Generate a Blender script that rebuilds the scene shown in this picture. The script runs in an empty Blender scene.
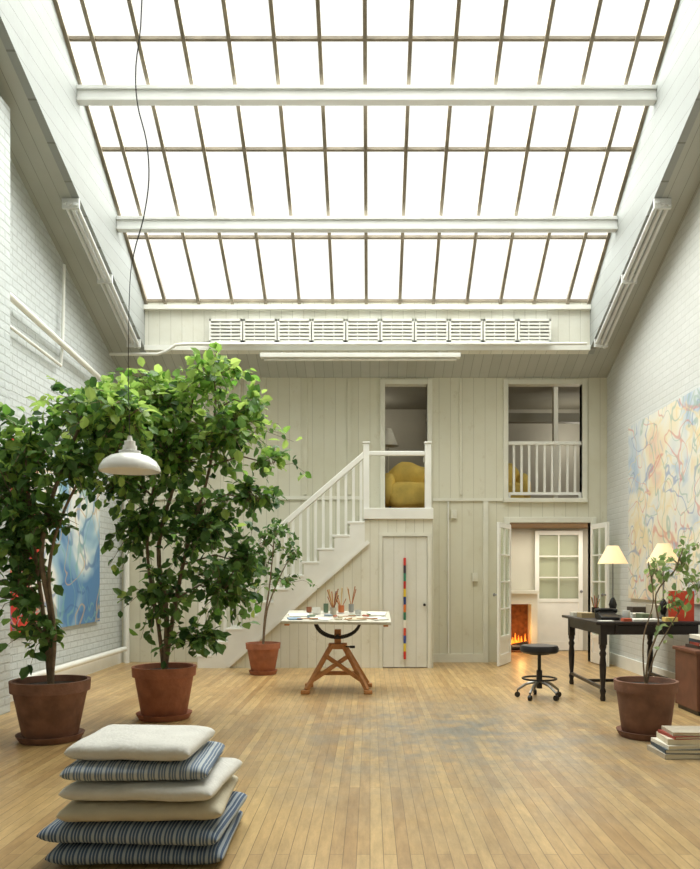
import bpy, math, random
from mathutils import Vector, Matrix, noise
R=random.Random(11)
scene=bpy.context.scene
try:
    scene.view_settings.view_transform='Standard'
    scene.view_settings.look='None'
except Exception as e: print(e)
COL=scene.collection

# ------------------------------------------------------------ materials
def newmat(name):
    m=bpy.data.materials.new(name); m.use_nodes=True
    nt=m.node_tree; nt.nodes.clear()
    out=nt.nodes.new('ShaderNodeOutputMaterial')
    b=nt.nodes.new('ShaderNodeBsdfPrincipled')
    nt.links.new(b.outputs[0],out.inputs[0])
    return m,nt,b,out
def srgb(c):
    if isinstance(c,(tuple,list)) and max(c)>1.0:
        c=[v/255 for v in c]
    return tuple((v/12.92 if v<=.04045 else ((v+.055)/1.055)**2.4) for v in c[:3])+(1,)
def sc(c,k): return tuple(min(1,max(0,v*k)) for v in c[:3])+(1,)
def N(nt,t,**kw):
    n=nt.nodes.new(t)
    for k,v in kw.items(): setattr(n,k,v)
    return n
def mat(name,col,rough=.5,var=.12,scale=6,metallic=0,bump=0,bscale=None,emit=0,emcol=None,spec=None):
    m,nt,b,out=newmat(name); c=srgb(col)
    tc=N(nt,'ShaderNodeTexCoord'); nz=N(nt,'ShaderNodeTexNoise'); nz.inputs['Scale'].default_value=scale; nz.inputs['Detail'].default_value=4
    nt.links.new(tc.outputs['Object'],nz.inputs['Vector'])
    rp=N(nt,'ShaderNodeValToRGB'); rp.color_ramp.elements[0].position=.3; rp.color_ramp.elements[1].position=.7
    rp.color_ramp.elements[0].color=sc(c,1-var); rp.color_ramp.elements[1].color=sc(c,1+var)
    nt.links.new(nz.outputs['Fac'],rp.inputs[0]); nt.links.new(rp.outputs[0],b.inputs['Base Color'])
    b.inputs['Roughness'].default_value=rough; b.inputs['Metallic'].default_value=metallic
    if bump:
        n2=N(nt,'ShaderNodeTexNoise'); n2.inputs['Scale'].default_value=bscale or scale*4
        nt.links.new(tc.outputs['Object'],n2.inputs['Vector'])
        bp=N(nt,'ShaderNodeBump'); bp.inputs['Strength'].default_value=bump; bp.inputs['Distance'].default_value=.02
        nt.links.new(n2.outputs['Fac'],bp.inputs['Height']); nt.links.new(bp.outputs[0],b.inputs['Normal'])
    if emit:
        b.inputs['Emission Color'].default_value=srgb(emcol or col); b.inputs['Emission Strength'].default_value=emit
    return m
def swz(nt,a,b_):
    tc=N(nt,'ShaderNodeTexCoord'); sp=N(nt,'ShaderNodeSeparateXYZ'); cb=N(nt,'ShaderNodeCombineXYZ')
    nt.links.new(tc.outputs['Object'],sp.inputs[0])
    nt.links.new(sp.outputs[a],cb.inputs[0]); nt.links.new(sp.outputs[b_],cb.inputs[1])
    return tc,cb
def brickmat(name,c1,c2,cm,long,cross,bw,rh,mortar,rough=.6,bumpd=.01,bstr=.4,patch=None,patchamt=.25,pscale=.6,offset=.5,spot=None,wear=None,nb=.35):
    m,nt,b,out=newmat(name)
    tc,cb=swz(nt,long,cross)
    br=N(nt,'ShaderNodeTexBrick'); br.offset=offset; br.offset_frequency=2
    br.inputs['Color1'].default_value=srgb(c1); br.inputs['Color2'].default_value=srgb(c2); br.inputs['Mortar'].default_value=srgb(cm)
    br.inputs['Scale'].default_value=1; br.inputs['Mortar Size'].default_value=mortar; br.inputs['Mortar Smooth'].default_value=.3
    br.inputs['Brick Width'].default_value=bw; br.inputs['Row Height'].default_value=rh; br.inputs['Bias'].default_value=0
    nt.links.new(cb.outputs[0],br.inputs['Vector'])
    nz=N(nt,'ShaderNodeTexNoise'); nz.inputs['Scale'].default_value=pscale; nz.inputs['Detail'].default_value=6; nz.inputs['Roughness'].default_value=.6
    nt.links.new(tc.outputs['Object'],nz.inputs['Vector'])
    rp=N(nt,'ShaderNodeValToRGB'); rp.color_ramp.elements[0].position=.45; rp.color_ramp.elements[1].position=.72
    rp.color_ramp.elements[0].color=(0,0,0,1); rp.color_ramp.elements[1].color=(patchamt,)*3+(1,)
    nt.links.new(nz.outputs['Fac'],rp.inputs[0])
    mx=N(nt,'ShaderNodeMixRGB'); nt.links.new(rp.outputs[0],mx.inputs[0]); nt.links.new(br.outputs['Color'],mx.inputs[1]); mx.inputs[2].default_value=srgb(patch or c2)
    last=mx.outputs[0]
    if wear:
        mp7=N(nt,'ShaderNodeMapping'); mp7.inputs['Scale'].default_value=(2,2,1.1); nt.links.new(tc.outputs['Object'],mp7.inputs[0])
        n7=N(nt,'ShaderNodeTexNoise'); n7.inputs['Scale'].default_value=3.2; n7.inputs['Detail'].default_value=10; n7.inputs['Roughness'].default_value=.78; nt.links.new(mp7.outputs[0],n7.inputs['Vector'])
        r7=N(nt,'ShaderNodeValToRGB'); r7.color_ramp.elements[0].position=.58; r7.color_ramp.elements[1].position=.66; r7.color_ramp.elements[0].color=(0,0,0,1); r7.color_ramp.elements[1].color=(.5,.5,.5,1)
        nt.links.new(n7.outputs['Fac'],r7.inputs[0])
        m7=N(nt,'ShaderNodeMixRGB'); nt.links.new(r7.outputs[0],m7.inputs[0]); nt.links.new(last,m7.inputs[1]); m7.inputs[2].default_value=srgb(wear); last=m7.outputs[0]
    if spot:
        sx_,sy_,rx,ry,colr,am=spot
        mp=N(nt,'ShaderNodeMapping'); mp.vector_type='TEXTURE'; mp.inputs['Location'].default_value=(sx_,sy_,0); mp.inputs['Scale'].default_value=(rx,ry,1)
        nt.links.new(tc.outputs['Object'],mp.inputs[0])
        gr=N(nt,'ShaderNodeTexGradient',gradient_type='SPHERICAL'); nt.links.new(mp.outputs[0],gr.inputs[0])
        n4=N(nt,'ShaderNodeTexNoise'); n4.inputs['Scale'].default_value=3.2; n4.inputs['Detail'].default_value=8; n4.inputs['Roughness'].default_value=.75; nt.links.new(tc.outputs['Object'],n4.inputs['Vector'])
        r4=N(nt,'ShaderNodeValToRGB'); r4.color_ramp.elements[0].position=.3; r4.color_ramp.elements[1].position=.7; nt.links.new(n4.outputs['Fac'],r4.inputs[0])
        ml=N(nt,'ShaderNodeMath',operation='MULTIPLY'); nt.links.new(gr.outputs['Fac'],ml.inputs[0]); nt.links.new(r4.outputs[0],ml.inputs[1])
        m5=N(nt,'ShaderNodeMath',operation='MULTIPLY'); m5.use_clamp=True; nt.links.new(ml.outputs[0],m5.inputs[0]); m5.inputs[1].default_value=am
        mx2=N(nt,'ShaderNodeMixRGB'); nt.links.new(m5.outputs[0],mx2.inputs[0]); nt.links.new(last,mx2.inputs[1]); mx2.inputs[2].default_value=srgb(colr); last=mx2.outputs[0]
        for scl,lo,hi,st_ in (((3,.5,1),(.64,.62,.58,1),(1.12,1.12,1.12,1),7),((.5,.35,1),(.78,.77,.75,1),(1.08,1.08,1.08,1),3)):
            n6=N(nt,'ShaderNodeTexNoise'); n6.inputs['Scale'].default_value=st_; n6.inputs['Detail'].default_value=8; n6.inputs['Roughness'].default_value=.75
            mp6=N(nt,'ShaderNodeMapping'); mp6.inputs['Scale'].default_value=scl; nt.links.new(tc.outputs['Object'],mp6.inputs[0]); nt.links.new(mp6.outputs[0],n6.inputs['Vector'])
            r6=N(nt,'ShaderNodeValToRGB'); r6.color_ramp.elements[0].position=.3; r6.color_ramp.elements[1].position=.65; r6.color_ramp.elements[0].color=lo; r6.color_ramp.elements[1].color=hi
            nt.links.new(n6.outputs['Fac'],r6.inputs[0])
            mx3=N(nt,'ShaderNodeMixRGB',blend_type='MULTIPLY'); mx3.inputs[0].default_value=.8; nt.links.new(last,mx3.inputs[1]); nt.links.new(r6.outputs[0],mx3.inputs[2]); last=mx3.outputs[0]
    nt.links.new(last,b.inputs['Base Color']); b.inputs['Roughness'].default_value=rough
    inv=N(nt,'ShaderNodeMath',operation='SUBTRACT'); inv.inputs[0].default_value=1; nt.links.new(br.outputs['Fac'],inv.inputs[1])
    n3=N(nt,'ShaderNodeTexNoise'); n3.inputs['Scale'].default_value=18; nt.links.new(tc.outputs['Object'],n3.inputs['Vector'])
    ad=N(nt,'ShaderNodeMath',operation='MULTIPLY_ADD'); nt.links.new(n3.outputs['Fac'],ad.inputs[0]); ad.inputs[1].default_value=nb; nt.links.new(inv.outputs[0],ad.inputs[2])
    bp=N(nt,'ShaderNodeBump'); bp.inputs['Strength'].default_value=bstr; bp.inputs['Distance'].default_value=bumpd
    nt.links.new(ad.outputs[0],bp.inputs['Height']); nt.links.new(bp.outputs[0],b.inputs['Normal'])
    return m
def paintmat(name,stops,scale=2.2,strokes=None,seed=0,dist=1.5,ygrad=0):
    m,nt,b,out=newmat(name)
    tc=N(nt,'ShaderNodeTexCoord'); mp=N(nt,'ShaderNodeMapping'); mp.inputs['Location'].default_value=(seed,seed*2,seed*.7)
    nt.links.new(tc.outputs['Object'],mp.inputs[0])
    nz=N(nt,'ShaderNodeTexNoise'); nz.inputs['Scale'].default_value=scale; nz.inputs['Detail'].default_value=3; nz.inputs['Distortion'].default_value=dist
    nt.links.new(mp.outputs[0],nz.inputs['Vector'])
    rp=N(nt,'ShaderNodeValToRGB'); e=rp.color_ramp.elements
    e[0].position=stops[0][0]; e[0].color=srgb(stops[0][1]); e[1].position=stops[-1][0]; e[1].color=srgb(stops[-1][1])
    for p,c in stops[1:-1]:
        q=e.new(p); q.color=srgb(c)
    sp=N(nt,'ShaderNodeSeparateXYZ'); nt.links.new(tc.outputs['Object'],sp.inputs[0])
    ma=N(nt,'ShaderNodeMath',operation='MULTIPLY_ADD'); nt.links.new(sp.outputs[1],ma.inputs[0]); ma.inputs[1].default_value=ygrad; nt.links.new(nz.outputs['Fac'],ma.inputs[2])
    nt.links.new(ma.outputs[0],rp.inputs[0]); last=rp.outputs[0]
    for i,(c,s,w) in enumerate(strokes or []):
        wv=N(nt,'ShaderNodeTexNoise'); wv.inputs['Scale'].default_value=s; wv.inputs['Detail'].default_value=1.5; wv.inputs['Distortion'].default_value=1.4
        m2=N(nt,'ShaderNodeMapping'); m2.inputs['Location'].default_value=(i*7.3+seed,3.1*i,5*i); nt.links.new(tc.outputs['Object'],m2.inputs[0]); nt.links.new(m2.outputs[0],wv.inputs['Vector'])
        sb=N(nt,'ShaderNodeMath',operation='SUBTRACT'); nt.links.new(wv.outputs['Fac'],sb.inputs[0]); sb.inputs[1].default_value=.52
        ab=N(nt,'ShaderNodeMath',operation='ABSOLUTE'); nt.links.new(sb.outputs[0],ab.inputs[0])
        lt=N(nt,'ShaderNodeMapRange'); nt.links.new(ab.outputs[0],lt.inputs[0]); lt.inputs[1].default_value=w*.6; lt.inputs[2].default_value=w*1.6; lt.inputs[3].default_value=.65; lt.inputs[4].default_value=0
        mx=N(nt,'ShaderNodeMixRGB'); nt.links.new(lt.outputs[0],mx.inputs[0]); nt.links.new(last,mx.inputs[1]); mx.inputs[2].default_value=srgb(c); last=mx.outputs[0]
    nt.links.new(last,b.inputs['Base Color']); b.inputs['Roughness'].default_value=.7
    return m
def stripemat(name,base,stripe,period,bands,axis=0):
    m,nt,b,out=newmat(name)
    tc=N(nt,'ShaderNodeTexCoord'); sp=N(nt,'ShaderNodeSeparateXYZ'); nt.links.new(tc.outputs['Object'],sp.inputs[0])
    last=None
    for (off,fr) in bands:
        a=N(nt,'ShaderNodeMath',operation='MULTIPLY_ADD'); nt.links.new(sp.outputs[axis],a.inputs[0]); a.inputs[1].default_value=1/period; a.inputs[2].default_value=20-off
        f=N(nt,'ShaderNodeMath',operation='FRACT'); nt.links.new(a.outputs[0],f.inputs[0])
        l=N(nt,'ShaderNodeMath',operation='LESS_THAN'); nt.links.new(f.outputs[0],l.inputs[0]); l.inputs[1].default_value=fr
        mx=N(nt,'ShaderNodeMixRGB'); nt.links.new(l.outputs[0],mx.inputs[0]); mx.inputs[2].default_value=srgb(stripe)
        if last is None: mx.inputs[1].default_value=srgb(base)
        else: nt.links.new(last,mx.inputs[1])
        last=mx.outputs[0]
    nt.links.new(last,b.inputs['Base Color']); b.inputs['Roughness'].default_value=.9
    return m
def leafmat(name,c1,c2,trans=.35):
    m,nt,b,out=newmat(name)
    g=N(nt,'ShaderNodeNewGeometry'); rp=N(nt,'ShaderNodeValToRGB')
    rp.color_ramp.elements[0].color=srgb(c1); rp.color_ramp.elements[1].color=srgb(c2)
    nt.links.new(g.outputs['Random Per Island'],rp.inputs[0]); nt.links.new(rp.outputs[0],b.inputs['Base Color'])
    b.inputs['Roughness'].default_value=.5
    tr=N(nt,'ShaderNodeBsdfTranslucent'); nt.links.new(rp.outputs[0],tr.inputs[0])
    mx=N(nt,'ShaderNodeMixShader'); mx.inputs[0].default_value=trans
    nt.links.new(b.outputs[0],mx.inputs[1]); nt.links.new(tr.outputs[0],mx.inputs[2]); nt.links.new(mx.outputs[0],out.inputs[0])
    return m
def glassmat(name,tint=(1,1,1),k=.08,r=.1):
    m,nt,b,out=newmat(name); nt.nodes.remove(b)
    t=N(nt,'ShaderNodeBsdfTransparent'); t.inputs[0].default_value=srgb(tint)
    g=N(nt,'ShaderNodeBsdfGlossy'); g.inputs['Roughness'].default_value=r
    mx=N(nt,'ShaderNodeMixShader'); mx.inputs[0].default_value=k
    nt.links.new(t.outputs[0],mx.inputs[1]); nt.links.new(g.outputs[0],mx.inputs[2]); nt.links.new(mx.outputs[0],out.inputs[0])
    return m

# ------------------------------------------------------------ mesh builder
class B:
    def __init__(s): s.v=[]; s.f=[]
    def add(s,vs,fs):
        o=len(s.v); s.v+= [Vector(v) for v in vs]; s.f+=[tuple(i+o for i in f) for f in fs]; return s
    def box(s,x0,x1,y0,y1,z0,z1,M=None):
        vs=[Vector(p) for p in [(x0,y0,z0),(x1,y0,z0),(x1,y1,z0),(x0,y1,z0),(x0,y0,z1),(x1,y0,z1),(x1,y1,z1),(x0,y1,z1)]]
        if M: vs=[M@v for v in vs]
        return s.add(vs,[(0,3,2,1),(4,5,6,7),(0,1,5,4),(1,2,6,5),(2,3,7,6),(3,0,4,7)])
    def prism(s,poly,axis,a0,a1):
        n=len(poly)
        def mk(p,a):
            return {'x':(a,p[0],p[1]),'y':(p[0],a,p[1]),'z':(p[0],p[1],a)}[axis]
        vs=[mk(p,a0) for p in poly]+[mk(p,a1) for p in poly]
        fs=[tuple(range(n)),tuple(range(2*n-1,n-1,-1))]+[(i,i+n,(i+1)%n+n,(i+1)%n) for i in range(n)]
        return s.add(vs,fs)
    def lathe(s,prof,c=(0,0,0),seg=28,cap=True,M=None):
        c=Vector(c); vs=[];fs=[]
        for r,z in prof:
            for i in range(seg):
                a=2*math.pi*i/seg; p=Vector((r*math.cos(a),r*math.sin(a),z))
                if M: p=M@p
                vs.append(p+c)
        for j in range(len(prof)-1):
            for i in range(seg):
                k=(i+1)%seg; fs.append((j*seg+i,j*seg+k,(j+1)*seg+k,(j+1)*seg+i))
        if cap:
            fs.append(tuple(range(seg-1,-1,-1))); o=(len(prof)-1)*seg; fs.append(tuple(range(o,o+seg)))
        return s.add(vs,fs)
    def tube(s,pts,rad,seg=8):
        pts=[Vector(p) for p in pts]; n=len(pts)
        if not isinstance(rad,(list,tuple)): rad=[rad]*n
        vs=[];fs=[]; up=None
        for i,p in enumerate(pts):
            d=(pts[min(i+1,n-1)]-pts[max(i-1,0)]).normalized()
            if up is None:
                up=Vector((0,0,1)) if abs(d.z)<.9 else Vector((1,0,0))
            a=d.cross(up).normalized(); b_=a.cross(d).normalized(); up=b_
            for k in range(seg):
                t=2*math.pi*k/seg+math.pi/seg; vs.append(p+(a*math.cos(t)+b_*math.sin(t))*rad[i])
        for j in range(n-1):
            for i in range(seg):
                k=(i+1)%seg; fs.append((j*seg+i,j*seg+k,(j+1)*seg+k,(j+1)*seg+i))
        fs.append(tuple(range(seg-1,-1,-1))); fs.append(tuple(range((n-1)*seg,n*seg)))
        return s.add(vs,fs)
    def bar(s,p0,p1,w,h):
        p0=Vector(p0);p1=Vector(p1); d=(p1-p0).normalized()
        up=Vector((0,0,1)) if abs(d.z)<.95 else Vector((0,1,0))
        a=d.cross(up).normalized(); b_=a.cross(d).normalized()
        vs=[]
        for p in (p0,p1):
            for sa,sb in ((-1,-1),(1,-1),(1,1),(-1,1)): vs.append(p+a*sa*w/2+b_*sb*h/2)
        return s.add(vs,[(0,3,2,1),(4,5,6,7),(0,1,5,4),(1,2,6,5),(2,3,7,6),(3,0,4,7)])
    def blob(s,c,rx,ry,rz,e=.6,nz=.03,seed=0,nu=28,nv=16):
        c=Vector(c); vs=[];fs=[]
        f=lambda t:math.copysign(abs(t)**e,t)
        for j in range(nv+1):
            ph=-math.pi/2+math.pi*j/nv
            for i in range(nu):
                th=2*math.pi*i/nu
                p=Vector((rx*f(math.cos(ph))*f(math.cos(th)),ry*f(math.cos(ph))*f(math.sin(th)),rz*f(math.sin(ph))))
                p+=p.normalized()*noise.noise(p*5+Vector((seed,0,0)))*nz
                vs.append(p+c)
        for j in range(nv):
            for i in range(nu):
                k=(i+1)%nu; fs.append((j*nu+i,j*nu+k,(j+1)*nu+k,(j+1)*nu+i))
        return s.add(vs,fs)
    def out(s,name,m,parent=None,origin=None,smooth=False,bevel=0,**props):
        if origin is None:
            if parent is not None: origin=sum((v for v in s.v),Vector())/len(s.v)
            else:
                xs=[v.x for v in s.v];ys=[v.y for v in s.v];origin=Vector(((min(xs)+max(xs))/2,(min(ys)+max(ys))/2,min(v.z for v in s.v)))
        origin=Vector(origin)
        me=bpy.data.meshes.new(name); me.from_pydata([v-origin for v in s.v],[],s.f); me.update()
        if smooth:
            for p in me.polygons: p.use_smooth=True
        me.materials.append(m)
        import bmesh as bmm
        bm=bmm.new(); bm.from_mesh(me); bmm.ops.recalc_face_normals(bm,faces=bm.faces); bm.to_mesh(me); bm.free()
        ob=bpy.data.objects.new(name,me); COL.objects.link(ob)
        place(ob,origin,parent)
        if smooth:
            md=ob.modifiers.new('es','EDGE_SPLIT'); md.split_angle=math.radians(40)
        if bevel:
            md=ob.modifiers.new('bev','BEVEL'); md.width=bevel; md.segments=2; md.limit_method='ANGLE'
        for k,v in props.items(): ob[k]=v
        return ob
WO={}
def place(ob,origin,parent):
    WO[ob.name]=Vector(origin)
    if parent is not None:
        ob.parent=parent; ob.location=Vector(origin)-WO[parent.name]
    else: ob.location=origin
def empty(name,origin,**props):
    e=bpy.data.objects.new(name,None); e.empty_display_size=.1; COL.objects.link(e); place(e,Vector(origin),None)
    for k,v in props.items(): e[k]=v
    return e
ST=dict(kind='structure')

# ------------------------------------------------------------ palette
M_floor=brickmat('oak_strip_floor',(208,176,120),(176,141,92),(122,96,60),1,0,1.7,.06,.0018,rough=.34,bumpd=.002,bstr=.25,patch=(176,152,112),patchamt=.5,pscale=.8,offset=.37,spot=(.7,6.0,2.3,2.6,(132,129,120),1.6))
M_floor2=mat('upper_floor_wood',(150,115,70),.6,.1)
M_boardwall=brickmat('painted_vertical_boards',(220,218,199),(214,212,192),(184,181,160),2,0,60,.165,.0035,rough=.7,bumpd=.005,bstr=.3,patch=(204,199,172),patchamt=.6,pscale=1.3,wear=(192,184,156))
M_skirt=brickmat('cream_under_stair_boards',(228,226,210),(221,219,202),(190,187,168),2,0,60,.12,.0035,rough=.65,bumpd=.005,bstr=.3,patch=(208,203,176),patchamt=.6,pscale=1.6,wear=(194,186,156))
M_curb=brickmat('white_boards',(228,228,217),(221,221,209),(190,189,176),2,0,60,.15,.004,rough=.6,patch=(210,207,188),patchamt=.6,pscale=1.5,wear=(206,201,180))
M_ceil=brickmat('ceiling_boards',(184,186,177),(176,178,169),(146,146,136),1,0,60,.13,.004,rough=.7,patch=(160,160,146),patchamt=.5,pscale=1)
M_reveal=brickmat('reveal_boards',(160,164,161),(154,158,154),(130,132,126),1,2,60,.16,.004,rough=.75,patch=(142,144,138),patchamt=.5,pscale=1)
M_brickL=brickmat('white_painted_brick_wall',(208,214,213),(202,208,207),(190,195,193),1,2,.21,.075,.009,rough=.75,bumpd=.014,bstr=.7,patch=(190,195,191),patchamt=.5,pscale=.8,nb=.8)
M_brickR=brickmat('white_wall',(212,214,210),(208,210,206),(201,203,198),1,2,.21,.075,.008,rough=.75,bumpd=.008,bstr=.5,patch=(194,196,188),patchamt=.45,pscale=.8,nb=.8)
M_plaster=mat('grey_plaster',(160,158,150),.8,.05,1.5,bump=.15,bscale=30)
M_white=mat('white_gloss_paint',(237,237,229),.45,.04,4)
M_white2=mat('ivory_paint',(224,223,208),.5,.07,3)
M_beam=mat('white_beam_paint',(220,222,219),.5,.04,3)
M_bar=mat('weathered_glazing_bar',(140,130,112),.6,.25,6)
M_glass=glassmat('clear_pane',(.97,.98,.96),.03,.3)
M_skyglass=glassmat('skylight_pane',(.985,.985,.97),.03)
M_terra=mat('terracotta',(166,106,78),.8,.2,9,bump=.2)
M_terra2=mat('aged_terracotta',(128,92,74),.85,.3,7,bump=.2)
M_soil=mat('potting_soil',(50,38,28),.95,.3,30,bump=.6)
M_bark=mat('tree_bark',(128,110,88),.85,.25,20,bump=.4)
M_leafA=leafmat('ficus_leaf',(52,90,42),(122,162,84),.42)
M_leafB=leafmat('backlit_leaf',(96,146,54),(190,216,114),.55)  # brighter crown copy: backlight from the skylight is put into the leaf colour
M_leafC=leafmat('pale_leaf',(106,140,80),(172,194,124),.45)
M_enamel=mat('white_enamel',(236,236,230),.25,.02)
M_black=mat('black_iron',(28,27,26),.4,.2)
M_chrome=mat('worn_steel',(150,150,148),.3,.1,metallic=.9)
M_darkwood=mat('dark_stained_wood',(38,31,30),.4,.3,12)
M_oak=mat('orange_oak',(190,132,80),.5,.2,14)
M_brown=mat('reddish_brown_wood',(112,72,54),.5,.2,8)
M_cordm=mat('black_cord',(55,53,50),.7,.1)
M_shade=mat('cream_lamp_shade',(240,222,178),.8,.04,emit=.35,emcol=(255,225,165))
M_ochre=mat('ochre_cloth',(238,208,112),.9,.12,5,bump=.3)

# ------------------------------------------------------------ room shell
XL,XR,YB,YF=-3.56,3.40,10.9,-1.2
zc=lambda y:4.08+.385*(10.9-y)
zg=lambda y:4.936+.625*(10.3-y)
OX0,OX1,OY0,OY1=-3.05,2.98,4.2,10.3
B().box(XL-.1,XR+1.2,YF-.1,14.1,-.12,0).out('floor',M_floor,origin=(0,0,0),**ST)
def wallpoly(x0,x1,name,m):
    B().prism([(YF,0),(YB+.12,0),(YB+.12,zc(YB)+.2),(YB,zc(YB)+.2),(YF,zc(YF)+.2)],'x',x0,x1).out(name,m,origin=(0,0,0),**ST)
wallpoly(XL-.12,XL,'wall_left',M_brickL)
wallpoly(XR,XR+.12,'wall_right',M_brickR)
B().box(XL,XR,YF-.12,YF,0,zc(YF)+.2).out('wall_front',M_plaster,origin=(0,0,0),**ST)
b=B(); T=4.35; y0,y1=YB,YB+.12
b.box(XL,.215,y0,y1,0,T).box(.215,.82,y0,y1,0,2.15).box(.215,.82,y0,y1,4.0,T).box(.82,1.98,y0,y1,0,T)
b.box(1.98,3.16,y0,y1,2.0,2.35).box(1.98,3.04,y0,y1,4.0,T).box(3.04,3.16,y0,y1,2.35,T).box(3.16,XR,y0,y1,0,T)
b.out('wall_back',M_boardwall,origin=(0,0,0),**ST)
b=B()
def slab(x0,x1,ya,yb,f=zc,t=.1,off=0): b.prism([(ya,f(ya)+off),(yb,f(yb)+off),(yb,f(yb)+off+t),(ya,f(ya)+off+t)],'x',x0,x1)
slab(XL,OX0-.08,YF,YB); slab(OX1+.08,XR,YF,YB); slab(OX0-.08,OX1+.08,OY1+.1,YB); slab(OX0-.08,OX1+.08,YF,OY0-.1)
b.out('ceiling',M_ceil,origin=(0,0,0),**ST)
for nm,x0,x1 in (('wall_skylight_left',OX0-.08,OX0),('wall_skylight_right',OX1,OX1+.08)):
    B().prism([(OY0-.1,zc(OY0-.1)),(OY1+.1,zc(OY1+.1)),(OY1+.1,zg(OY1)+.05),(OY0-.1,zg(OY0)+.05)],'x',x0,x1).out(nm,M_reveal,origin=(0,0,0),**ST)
B().prism([(OY1,zc(OY1)),(OY1+.1,zc(OY1+.1)),(OY1+.1,zg(OY1)+.02),(OY1,zg(OY1)+.02)],'x',OX0,OX1).out('wall_skylight_back',M_curb,origin=(0,0,0),**ST)
B().box(OX0,OX1,OY0-.1,OY0,zc(OY0),zg(OY0)+.05).out('wall_skylight_front',M_plaster,origin=(0,0,0),**ST)
# skylight window
b=B()
for i in range(13):
    x=-.05+(i-6)*.454
    b.prism([(OY0,zg(OY0)-.025),(OY1,zg(OY1)-.025),(OY1,zg(OY1)+.03),(OY0,zg(OY0)+.03)],'x',x-.02,x+.02)
for x in (OX0+.02,OX1-.02):
    b.prism([(OY0,zg(OY0)-.03),(OY1,zg(OY1)-.03),(OY1,zg(OY1)+.03),(OY0,zg(OY0)+.03)],'x',x-.02,x+.02)
for y in (10.28,9.475,8.55,7.615,6.69,5.77,4.85,4.25):
    b.prism([(y-.010,zg(y-.010)-.006),(y+.010,zg(y+.010)-.006),(y+.010,zg(y+.010)+.025),(y-.010,zg(y-.010)+.025)],'x',OX0,OX1)
sky=b.out('window_1',M_bar,origin=(0,OY1,zg(OY1)),**ST)
b=B().add([(OX0,OY0,zg(OY0)+.032),(OX1,OY0,zg(OY0)+.032),(OX1,OY1,zg(OY1)+.032),(OX0,OY1,zg(OY1)+.032)],[(0,1,2,3)])
b.out('glass',M_skyglass,parent=sky)
n=1
for y in (9.18,7.94,6.2):
    z=zg(y)-.06
    b=B().box(OX0,OX1,y-.05,y+.05,z-.05,z-.01).box(OX0,OX1,y-.03,y+.03,z-.14,z-.05).box(OX0,OX1,y-.05,y+.05,z-.17,z-.14)
    b.out('trim_%d'%n,M_beam,bevel=.004,**ST); n+=1
B().box(OX0,OX1,OY1-.03,OY1,zc(OY1)-.02,zc(OY1)+.05).out('trim_%d'%n,M_white,**ST); n+=1
B().box(OX0,OX1,OY1-.06,OY1,zg(OY1)-.10,zg(OY1)-.04).out('trim_%d'%n,M_white,**ST); n+=1
B().box(XL,-.02,YB-.025,YB,2.33,2.38).out('trim_%d'%n,M_white2,**ST); n+=1
B().box(.90,1.90,YB-.025,YB,2.31,2.35).out('trim_%d'%n,M_white2,**ST); n+=1
def casing(x0,x1,z0,z1,w=.07,bottom=False):
    global n
    b=B().box(x0-w,x0,YB-.03,YB+.13,z0,z1+w).box(x1,x1+w,YB-.03,YB+.13,z0,z1+w).box(x0,x1,YB-.03,YB+.13,z1,z1+w)
    if bottom: b.box(x0-w,x1+w,YB-.05,YB+.13,z0-.06,z0)
    b.out('trim_%d'%n,M_white2,bevel=.005,**ST); n+=1
casing(.215,.82,2.15,3.98); casing(1.98,3.04,2.35,3.98,bottom=True); casing(2.0,3.16,0,2.0,.08)
B().box(1.62,1.69,YB-.03,YB,0,2.31).out('trim_%d'%n,M_white2,**ST); n+=1
for xx in (-1.9,-.95,-.32,1.28):
    B().box(xx,xx+.05,YB-.02,YB,2.40,4.06).out('trim_%d'%n,M_boardwall,origin=(0,0,0),**ST); n+=1
B().box(XL,XL+.025,YF,YB,0,.16).out('baseboard_left',M_white,**ST)
B().box(XR-.025,XR,YF,YB,0,.16).out('baseboard_right',M_white,**ST)
B().box(.86,1.62,YB-.025,YB,0,.12).out('baseboard_back',M_white2,**ST)
B().box(XL,-3.29,5.9,6.95,0,zc(6.4)-.3).out('wall_pier',M_brickL,**ST)
# rooms beyond
M_in=mat('inner_room_wall',(200,197,182),.8,.05,2)
M_inu=mat('upper_room_wall',(190,186,170),.8,.06,2)
M_ind=mat('inner_room_ceiling',(146,142,126),.8,.05,2)
B().box(-1.2,4.6,14,14.12,0,4.4).out('wall_rear',M_inu,**ST)
B().box(-1.3,-1.2,11.02,14,0,4.4).out('wall_rear_left',M_inu,**ST)
B().box(4.6,4.7,11.02,14,0,4.4).out('wall_rear_right',M_inu,**ST)
B().box(-1.2,4.6,11.02,14,2.02,2.15).out('floor_upper',M_floor2,origin=(0,0,2.15),**ST)
B().box(-1.2,4.6,11.02,14,4.3,4.4).out('ceiling_rear',M_ind,**ST)
B().box(1.2,4.6,12.6,12.7,0,2.02).out('wall_rear_lower',M_in,**ST)
B().box(1.45,1.55,11.02,14,2.15,4.3).out('wall_rear_partition',M_inu,**ST)
B().box(.95,4.5,12.9,13.05,3.85,4.0).out('trim_%d'%n,M_ind,**ST); n+=1
B().box(1.0,1.08,12.5,12.6,2.15,4.3).out('trim_%d'%n,M_white2,**ST); n+=1
B().box(2.95,3.02,12.2,12.3,2.15,4.3).out('trim_%d'%n,M_white2,**ST); n+=1

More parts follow.
